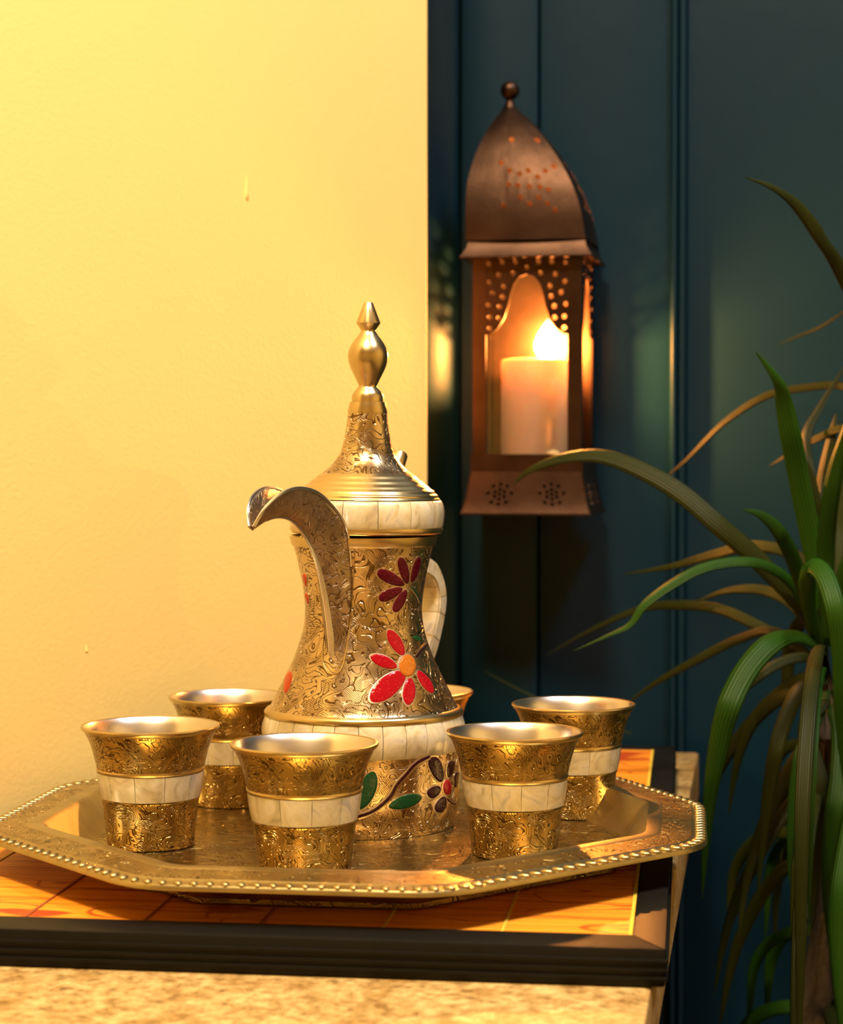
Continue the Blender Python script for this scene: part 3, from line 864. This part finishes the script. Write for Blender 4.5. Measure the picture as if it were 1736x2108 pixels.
patch('petal', petal_px((631, 1220), (636, 1244), 7, 16, 1), M['orange_en'], .0006, .0005)
patch('petal', petal_px((606, 1350), (612, 1378), 17, 16, 1), M['orange_en'], .0006, .0005)
patch('petal', petal_px((598, 1382), (588, 1428), 16, 16, .8), M['orange_en'], .0006, .0005)

# ---------------------------------------------------------------- lantern on the blue wall
LYB = FLOOR_Y1 - .0035            # lantern back (touches the board)
LHALF = .0335; LFL = .0405         # body half width, flare half width
LYC = LYB - LFL - .0002
fr = at_y(1093, 800, LYC - LHALF)
LX = fr.x
dep = (fr - Vector((0, 0, EYE))).dot(ray(CX, CY).normalized())
def lz(y): return EYE + (YH - y) / F * dep
LB = lz(1060)
lan = empty('wall_lantern', (LX, LYC - .0030, LB), 'aged copper lantern with pierced leaning domed roof hung on the blue wall', 'lantern')
lan.rotation_euler = (0, 0, math.radians(-4))
def lh(y): return lz(y) - LB
ppm = F / dep
def face_map(k):
    c, s = math.cos(k * PI / 2), math.sin(k * PI / 2)
    return lambda x, y, z: Vector((x * c - y * s, x * s + y * c, z))      # k = 0: front face looks to -y
# base: flared, pierced
zb1 = lh(971)
def base_hw(v): return LFL + (LHALF + .0012 - LFL) * (v / zb1) ** .75
def flower(cx, cy, R, r):
    hs = [disc(cx, cy, r, 8)]
    for k in range(6):
        a = PI / 6 + PI / 3 * k; hs.append(disc(cx + R * math.cos(a) * 1.15, cy + R * math.sin(a), r, 8))
    for k in range(4):
        a = PI / 2 * k; hs.append(disc(cx + R * 1.9 * math.cos(a) * 1.1, cy + R * 1.75 * math.sin(a) * .8, r, 8))
    return hs
for k in range(4):
    fm = face_map(k)
    rh = []
    if k != 2:
        for fx_ in (-.0165, .0165):
            for dx, dz in [(0, 0)] + [(.0034 * math.cos(PI / 6 + PI / 3 * q), .0034 * math.sin(PI / 6 + PI / 3 * q)) for q in range(6)] + [(.0075, .0008), (-.0075, .0008), (.0045, .0058), (-.0045, .0058), (.0045, -.0058), (-.0045, -.0058), (0, .0072), (0, -.0072)]:
                rh.append([((fx_ + dx + .00115 * math.cos(2 * PI * q / 8)) / .038, .48 + (dz * .85 + .00115 * math.sin(2 * PI * q / 8)) / zb1) for q in range(8)])
    def mp(u, v, o, fm=fm):
        w = base_hw(v * zb1); return fm(u * w, -w + o * .0010, v * zb1)
    ex = [(-1 + 2 * i / 10, j / 6) for i in range(1, 10) for j in range(1, 6)]
    ex = [e for e in ex if not any(math.hypot(e[0] - sum(p[0] for p in h) / 8, (e[1] - sum(p[1] for p in h) / 8) * .7) < .05 for h in rh)]
    ring = [(-1 + 2 * i / 10, 0) for i in range(10)] + [(1, j / 6) for j in range(6)] + [(1 - 2 * i / 10, 1) for i in range(10)] + [(-1, 1 - j / 6) for j in range(6)]
    link('base_panel', cut_panel('base_panel', ring, rh, mp, 1.0, ex), M['copper'], lan, 30)
link('base_plate', box_me('base_plate', -LFL, LFL, -LFL, LFL, .0, .0012), M['copper'], lan)
# sill band
s0, s1 = zb1, lh(935)
for k in range(4):
    fm = face_map(k)
    vv = [fm(x, y, z) for z in (s0, s1) for x, y in ((-LHALF - .0012, -LHALF - .0012), (LHALF + .0012, -LHALF - .0012), (LHALF - .003, -LHALF + .004), (-LHALF + .003, -LHALF + .004))]
    link('sill_band', mesh('sill_band', vv, [(0, 1, 2, 3), (4, 5, 6, 7), (0, 1, 5, 4), (1, 2, 6, 5), (2, 3, 7, 6), (3, 0, 4, 7)]), M['copper'], lan)
link('candle_floor', box_me('candle_floor', -LHALF + .0035, LHALF - .0035, -LHALF + .0035, LHALF - .0035, s1 - .006, s1 - .004), M['copper'], lan)
# corner posts (angle section)
e0 = lh(530)
PWD = .0083
for sx in (-1, 1):
    for sy in (-1, 1):
        p = [(0, 0), (PWD, 0), (PWD, .0012), (.0012, .0012), (.0012, PWD), (0, PWD)]
        pp = [(sx * (LHALF - a), sy * (LHALF - b)) for a, b in p]
        link('corner_post', prism_me('corner_post', pp, s1, e0), M['copper_in'], lan)
# pierced arch panels and glass
aw = LHALF - PWD + .0004
top = lh(530); bot = lh(692)
def arch_outline():
    prof_px = [(1013, 690), (1022, 688), (1036, 677), (1048, 658), (1056, 632), (1061, 606), (1067, 586), (1078, 571), (1092, 566)]
    L = [((x - 1092) / ppm * (aw / (79 / ppm)), lh(y)) for x, y in prof_px]
    R = [(-x, z) for x, z in reversed(L[:-1])]
    return [(-aw, top)] + [(-aw, lh(640))] + L + R + [(aw, lh(640)), (aw, top)]
ah = [(1019, 544), (1045, 541), (1070, 541), (1038, 567), (1066, 564), (1020, 582), (1048, 591), (1027, 604), (1046, 612), (1018, 628), (1040, 632), (1021, 653), (1039, 655), (1021, 676)]
for k in range(4):
    fm = face_map(k); hs = []
    for x, y in ah:
        u = (x - 1092) / ppm * (aw / (79 / ppm))
        for s in (-1, 1): hs.append(disc(s * u, lh(y), 5.2 / ppm, 8))
    hs.append(disc(0, lh(552), 4.3 / ppm, 8))
    link('arch_panel', cut_panel('arch_panel', arch_outline(), hs, lambda u, v, o, fm=fm: fm(u, -LHALF + .0006 + o, v), .0008), M['copper'], lan, 30)
    if k != 2:
        g = box_me('glass_pane', -LHALF + .002, LHALF - .002, -LHALF + .0020, -LHALF + .0032, s1 - .002, top + .001)
        go = link('glass_pane', g, M['glass'], lan); go.rotation_euler = (0, 0, k * PI / 2)
link('back_plate', box_me('back_plate', -LHALF + .0015, LHALF - .0015, LHALF - .0025, LHALF - .0014, s1 - .002, top), M['copper'], lan)
# eave: flared square ring
ea = [(LHALF + .0005, lh(533)), (LFL + .0005, lh(533) + .0002), (LFL + .0003, lh(530)), (LHALF + .0035, lh(512)), (LHALF + .0022, lh(494)), (LHALF - .002, lh(494)), (LHALF - .002, lh(530))]
v, f = [], []
for w, z in ea:
    w = min(w, LFL); v += [(-w, -w, z), (w, -w, z), (w, w, z), (-w, w, z)]
ne = len(ea)
for i in range(ne):
    for j in range(4):
        a = i * 4 + j; b = i * 4 + (j + 1) % 4; c = ((i + 1) % ne) * 4 + (j + 1) % 4; d = ((i + 1) % ne) * 4 + j; f.append((a, b, c, d))
link('eave', mesh('eave', v, f), M['copper'], lan, 30)
# roof: four curved faces leaning to one side
LZm = lambda y, h_: EYE + (YH - y) / F * (dep + LHALF - h_) - LB
lhc = lambda y: LZm(y, 0)
rz0 = lh(496); rtab = [(0, .0368, -.0005)] + [(LZm(y, h_) - rz0, h_, l_) for y, h_, l_ in ((430, .0352, -.0025), (370, .0312, -.0058), (310, .0232, -.0095), (260, .0132, -.0130), (235, .0060, -.0150), (224, .0030, -.0158))]
RH = rtab[-1][0]
rs = spline([(a, b, c) for a, b, c in rtab], 60)
def roof_at(z):
    for p, q in zip(rs, rs[1:]):
        if p[0] <= z <= q[0] + 1e-9:
            t = (z - p[0]) / max(q[0] - p[0], 1e-9); return p[1] + (q[1] - p[1]) * t, p[2] + (q[2] - p[2]) * t
    return rs[-1][1], rs[-1][2]
hp = [(690, 540), (722, 545), (905, 550), (620, 745), (695, 815), (690, 935), (780, 845), (770, 945), (850, 820), (932, 875), (992, 825), (1060, 787), (865, 955), (955, 960), (1025, 985), (795, 1045), (945, 1050), (875, 1105), (1020, 1105), (655, 1115), (1085, 1160)]
for k in range(4):
    fm = face_map(k); holes = []
    if k != 2:
        for hx, hy in hp:
            x = 870 + hx / 4.037; y = 150 + hy / 4.037; z = lh(y) - rz0; hw_, ln = roof_at(z)
            cxp = 1079 + ln * ppm
            u = (x - cxp) / (hw_ * ppm); r = .0017
            if hx == 722: continue
            holes.append([(u + r / hw_ * math.cos(2 * PI * q / 8), z / RH + r / RH * math.sin(2 * PI * q / 8)) for q in range(8)])
    def mp(u, v, o, fm=fm):
        hw_, ln = roof_at(v * RH); bul = .0015 * (1 - u * u)
        p = fm(u * hw_, -hw_ - bul + o * .0009, rz0 + v * RH); p.x += ln; return p
    nu, nv = 10, 22
    ring = [(-1 + 2 * i / nu, 0) for i in range(nu)] + [(1, j / nv) for j in range(nv)] + [(1 - 2 * i / nu, 1) for i in range(nu)] + [(-1, 1 - j / nv) for j in range(nv)]
    ex = [(-1 + 2 * i / nu, j / nv) for i in range(1, nu) for j in range(1, nv)]
    def far(e): 
        return not any(min(math.hypot((e[0] - p[0]) * .3, e[1] - p[1]) for p in h) < .012 or in_poly(e[0], e[1], h) for h in holes)
    link('roof_panel', cut_panel('roof_panel', ring, holes, mp, 1.0, [e for e in ex if far(e)]), M['copper'], lan, 30)
lnx = rtab[-1][2]
fin_o = link('roof_finial', lathe('roof_finial', [(.0045, rz0 + RH - .002), (.0040, rz0 + RH + .0008), (.0026, rz0 + RH + .003), (.0022, lhc(209))] + [(max(.0, .0060 * math.sin(a)), lhc(190) - .0060 * math.cos(a)) for a in [0.4 + (PI - .4) * i / 14 for i in range(15)]], 32), M['copper'], lan, 50)
fin_o.location = (lnx, 0, 0)
hook = link('hanging_hook', tube_me('hanging_hook', [(lnx - .008, .0405, lh(225)), (lnx - .009, .030, lh(222)), (lnx - .006, .012, lh(232)), (lnx, .003, lh(236))], [.0009] * 4, 8), M['iron'], lan)

# candle inside
cp = at_y(1101, 740, LYC); cdl = empty('pillar_candle', (cp.x, LYC - .001, LB + s1 - .004), 'lit white pillar candle glowing orange at the top inside the copper lantern', 'candle')
ctop = cp.z - (LB + s1 - .004); CR = .0210
link('wax_body', lathe('wax_body', [(0, 0), (CR - .001, 0), (CR, .001), (CR, ctop - .002), (CR - .0008, ctop - .0003), (CR - .002, ctop), (CR - .006, ctop - .002), (.006, ctop - .004), (0, ctop - .0042)], 64), M['wax'], cdl)
fx = .0085
link('wick', tube_me('wick', [(fx, 0, ctop - .005), (fx, 0, ctop), (fx + .001, 0, ctop + .004)], [.0007, .0007, .0005], 8), M['wick'], cdl)
fl = link('flame', lathe('flame', [(max(0, r), ctop + z) for r, z in [(0, -.0002), (.004, .0002), (.0072, .003), (.0086, .007), (.0084, .011), (.0068, .0155), (.0044, .0195), (.002, .0228), (0, .0252)]], 32), M['flame'], cdl, 80)
fl.location = (fx, 0, 0)
fw = Vector((cp.x + fx, LYC - .001, LB + s1 - .004 + ctop + .011))
light('candle_light', 'POINT', fw, 8.0, (1.0, .34, .06), .005)

# ---------------------------------------------------------------- plant
STEM = at_depth(1698, 1330, 1.135)
plant = empty('potted_dracaena', (STEM.x, STEM.y, 0), 'potted plant with long arching strap leaves standing beside the counter by the blue wall', 'plant')
link('planter', lathe('planter', [(0, 0), (.058, 0), (.061, .004), (.078, .20), (.083, .204), (.083, .226), (.075, .226), (.071, .19), (0, .19)], 48), M['terracotta'], plant)
link('soil', lathe('soil', [(.072, .192), (.05, .205), (0, .21)], 32), M['soil'], plant)
sz = STEM.z
link('cane', tube_me('cane', [(0.0, 0, .19), (.004, .003, .5), (-.003, 0, .8), (0, 0, sz - .05), (0, 0, sz + .03)], [.013, .012, .011, .0115, .008], 14), M['stem'], plant)
def leaf(pix, depths, w, mat, twist=0.0, droop=.25):
    n = 30
    S2 = spline2([Vector(p) for p in pix], n); m = len(depths) - 1
    P = []
    for i, q in enumerate(S2):
        u = i / (n - 1) * m; k = min(int(u), m - 1); d = depths[k] + (depths[k + 1] - depths[k]) * (u - k)
        P.append(at_depth(q.x, q.y, d))
    leaf3(P, w, mat, twist)
def leaf3(P, w, mat, twist=0.0):
    n = len(P); v, f = [], []
    o = Vector((STEM.x, STEM.y, 0))
    for i, p in enumerate(P):
        t = (P[min(i + 1, n - 1)] - P[max(i - 1, 0)]).normalized()
        side = t.cross(Vector((-.15, -.86, .5)))
        if side.length < .05: side = t.cross(Vector((0, 0, 1)))
        side.normalize(); nn = side.cross(t).normalized()
        a = twist * (i / n); s2 = side * math.cos(a) + nn * math.sin(a); n2 = s2.cross(t).normalized()
        u = i / (n - 1); ww = w / 2 * (min(1, .45 + u * 2.6) * (1 - max(0, (u - .45) / .55) ** 1.7) + .012)
        fold = ww * .28
        for x, h in ((-1, fold), (-.5, fold * .35), (0, 0), (.5, fold * .35), (1, fold)):
            v.append(p + s2 * (ww * x) - n2 * h - o)
    for i in range(n - 1):
        for j in range(4): f.append((i * 5 + j, i * 5 + j + 1, (i + 1) * 5 + j + 1, (i + 1) * 5 + j))
    lm = mesh('leaf', v, f); ul = lm.uv_layers.new(name='UVMap')
    for lp in lm.loops: ul.data[lp.index].uv = ((lp.vertex_index % 5) / 4.0, (lp.vertex_index // 5) / n)
    ob = link('leaf', lm, M[mat], plant, 80)
    md = ob.modifiers.new('thickness', 'SOLIDIFY'); md.thickness = .0005
D0 = 1.135; pxm = F / D0
def W(px): return px / pxm * .86
LV = [
 ([(1810, 1000), (1795, 720), (1736, 565), (1690, 487), (1640, 420), (1592, 385), (1535, 364)], (1.13, 1.08, 1.05), 34, 'leaf_olive', .2),
 ([(1697, 1350), (1676, 1150), (1648, 1000), (1628, 900), (1614, 830), (1602, 785), (1555, 722)], (1.135, 1.10, 1.08), 50, 'leaf', .15),
 ([(1700, 1330), (1690, 1150), (1672, 1040), (1660, 970), (1645, 934)], (1.13, 1.12, 1.12), 46, 'leaf_olive', 0),
 ([(1702, 1330), (1700, 1150), (1706, 1050), (1722, 960), (1745, 880), (1765, 800)], (1.13, 1.10, 1.08), 42, 'leaf', .2),
 ([(1697, 1335), (1640, 1240), (1560, 1150), (1480, 1080), (1400, 1012), (1320, 966), (1240, 938), (1160, 942), (1090, 968), (1055, 1000)], (1.135, 1.13, 1.16, 1.18), 48, 'leaf_olive', .15),
 ([(1690, 1330), (1640, 1215), (1590, 1168), (1530, 1154), (1450, 1166), (1380, 1203), (1325, 1245), (1297, 1285), (1255, 1306), (1180, 1340)], (1.135, 1.11, 1.10, 1.10), 30, 'leaf', -.3),
 ([(1695, 1365), (1630, 1325), (1560, 1287), (1480, 1252), (1400, 1244), (1320, 1252), (1220, 1295), (1120, 1352)], (1.14, 1.18, 1.24, 1.27), 30, 'leaf_olive', .2),
 ([(1702, 1340), (1650, 1308), (1600, 1312), (1548, 1360), (1512, 1420), (1490, 1480), (1475, 1550), (1462, 1630), (1452, 1740), (1446, 1850)], (1.13, 1.08, 1.06, 1.07, 1.09), 58, 'leaf', -.1),
 ([(1697, 1375), (1655, 1352), (1600, 1366), (1545, 1405), (1495, 1455), (1470, 1500)], (1.135, 1.12, 1.13), 28, 'leaf_olive', .1),
 ([(1692, 1350), (1664, 1240), (1664, 1165), (1695, 1178), (1720, 1250), (1731, 1350), (1729, 1440), (1736, 1560), (1752, 1700)], (1.13, 1.08, 1.05, 1.06, 1.08), 46, 'leaf', .1),
 ([(1694, 1330), (1655, 1210), (1625, 1130), (1598, 1085), (1565, 1058), (1528, 1048)], (1.135, 1.10, 1.09), 36, 'leaf', .1),
 ([(1700, 1300), (1660, 1160), (1560, 1122), (1470, 1140), (1380, 1165), (1280, 1182)], (1.14, 1.20, 1.26), 34, 'leaf_olive', 0),
 ([(1800, 1000), (1780, 830), (1736, 793), (1660, 796), (1575, 815), (1490, 870), (1415, 945), (1355, 995)], (1.16, 1.20, 1.24, 1.27), 24, 'leaf_olive', .2),
 ([(1800, 980), (1745, 885), (1690, 897), (1630, 930), (1582, 960)], (1.15, 1.18, 1.22), 24, 'leaf_olive', 0),
 ([(1700, 1250), (1672, 1000), (1660, 900), (1690, 835), (1745, 745)], (1.14, 1.18, 1.2), 26, 'leaf_olive', 0),
 ([(1695, 1370), (1600, 1300), (1520, 1315), (1430, 1360), (1350, 1405), (1275, 1460)], (1.14, 1.18, 1.22), 26, 'leaf_olive', .2),
 ([(1705, 1400), (1650, 1415), (1610, 1500), (1588, 1600), (1572, 1720), (1560, 1850)], (1.13, 1.10, 1.11), 38, 'leaf_olive', .2),
 ([(1705, 1420), (1680, 1470), (1650, 1560), (1632, 1680), (1625, 1820)], (1.13, 1.10, 1.10), 38, 'leaf', .2),
 ([(1705, 1400), (1600, 1440), (1520, 1520), (1466, 1620), (1456, 1740)], (1.14, 1.18, 1.20), 36, 'leaf_olive', .2),
 ([(1705, 1450), (1730, 1500), (1728, 1600), (1712, 1720), (1705, 1850), (1715, 1990)], (1.12, 1.08, 1.08), 46, 'leaf', .1),
 ([(1800, 1500), (1770, 1620), (1740, 1760), (1722, 1900), (1730, 2060), (1745, 2200)], (1.10, 1.06, 1.05), 44, 'leaf', 0),
 ([(1740, 640), (1690, 672), (1640, 693), (1600, 710)], (1.26, 1.28, 1.29), 9, 'leaf_olive', 0),
 ([(1300, 1510), (1200, 1478), (1090, 1430), (995, 1380)], (1.27, 1.28, 1.29), 9, 'leaf_olive', 0),
]
LV += [
 ([(1704, 1310), (1722, 1150), (1728, 1030), (1742, 930)], (1.14, 1.16, 1.17), 40, 'leaf_olive', .1),
 ([(1700, 1290), (1685, 1120), (1694, 1000), (1712, 900), (1722, 850)], (1.14, 1.17, 1.18), 36, 'leaf_olive', .1),
 ([(1706, 1320), (1740, 1180), (1775, 1080)], (1.13, 1.11, 1.10), 40, 'leaf', .1),
 ([(1696, 1340), (1640, 1250), (1575, 1215), (1500, 1215), (1430, 1240)], (1.14, 1.18, 1.21), 30, 'leaf_olive', .1),
 ([(1700, 1390), (1640, 1400), (1560, 1470), (1520, 1560), (1500, 1680)], (1.14, 1.17, 1.18), 34, 'leaf_olive', .1),
 ([(1705, 1440), (1660, 1500), (1690, 1620), (1680, 1780), (1670, 1920)], (1.12, 1.09, 1.09), 40, 'leaf_olive', .1),
 ([(1705, 1500), (1640, 1560), (1580, 1680), (1540, 1800), (1520, 1930)], (1.13, 1.11, 1.11), 34, 'leaf_olive', .1),
 ([(1705, 1600), (1640, 1640), (1560, 1760), (1500, 1900), (1470, 2050)], (1.13, 1.11, 1.12), 34, 'leaf_olive', .1),
 ([(1705, 1650), (1660, 1720), (1640, 1860), (1640, 2040)], (1.12, 1.09, 1.09), 38, 'leaf_olive', .1),
 ([(1705, 1750), (1600, 1800), (1520, 1940), (1480, 2120)], (1.13, 1.14, 1.15), 34, 'leaf_olive', .1)]
for pix, dd, w, mt, tw in LV: leaf(pix, dd, W(w), mt, tw)
# lower tiers of hanging leaves
rnd = random.Random(11)
for i in range(64):
    z0 = sz - rnd.uniform(-.02, .36); a = rnd.uniform(0, 2 * PI); L = rnd.uniform(.20, .34); up = rnd.uniform(.15, .8)
    d = Vector((math.cos(a), math.sin(a), 0))
    if d.x < -.2: L *= .62
    if d.y > .2: L *= .62
    P = []; p = Vector((STEM.x, STEM.y, z0)); ang = up
    for k in range(20):
        P.append(p.copy()); st = L / 19
        p = p + d * (math.cos(ang) * st) + Vector((0, 0, math.sin(ang) * st)); ang = max(-1.5, ang - (2.4 + .6 * rnd.random()) / 19)
    if any(q.y > FLOOR_Y1 - .02 or (q.x < .02 and q.z < ZB + .02) for q in P): continue
    leaf3(P, W(rnd.uniform(24, 40)), rnd.choice(['leaf', 'leaf_olive', 'leaf_olive']), rnd.uniform(-.4, .4))
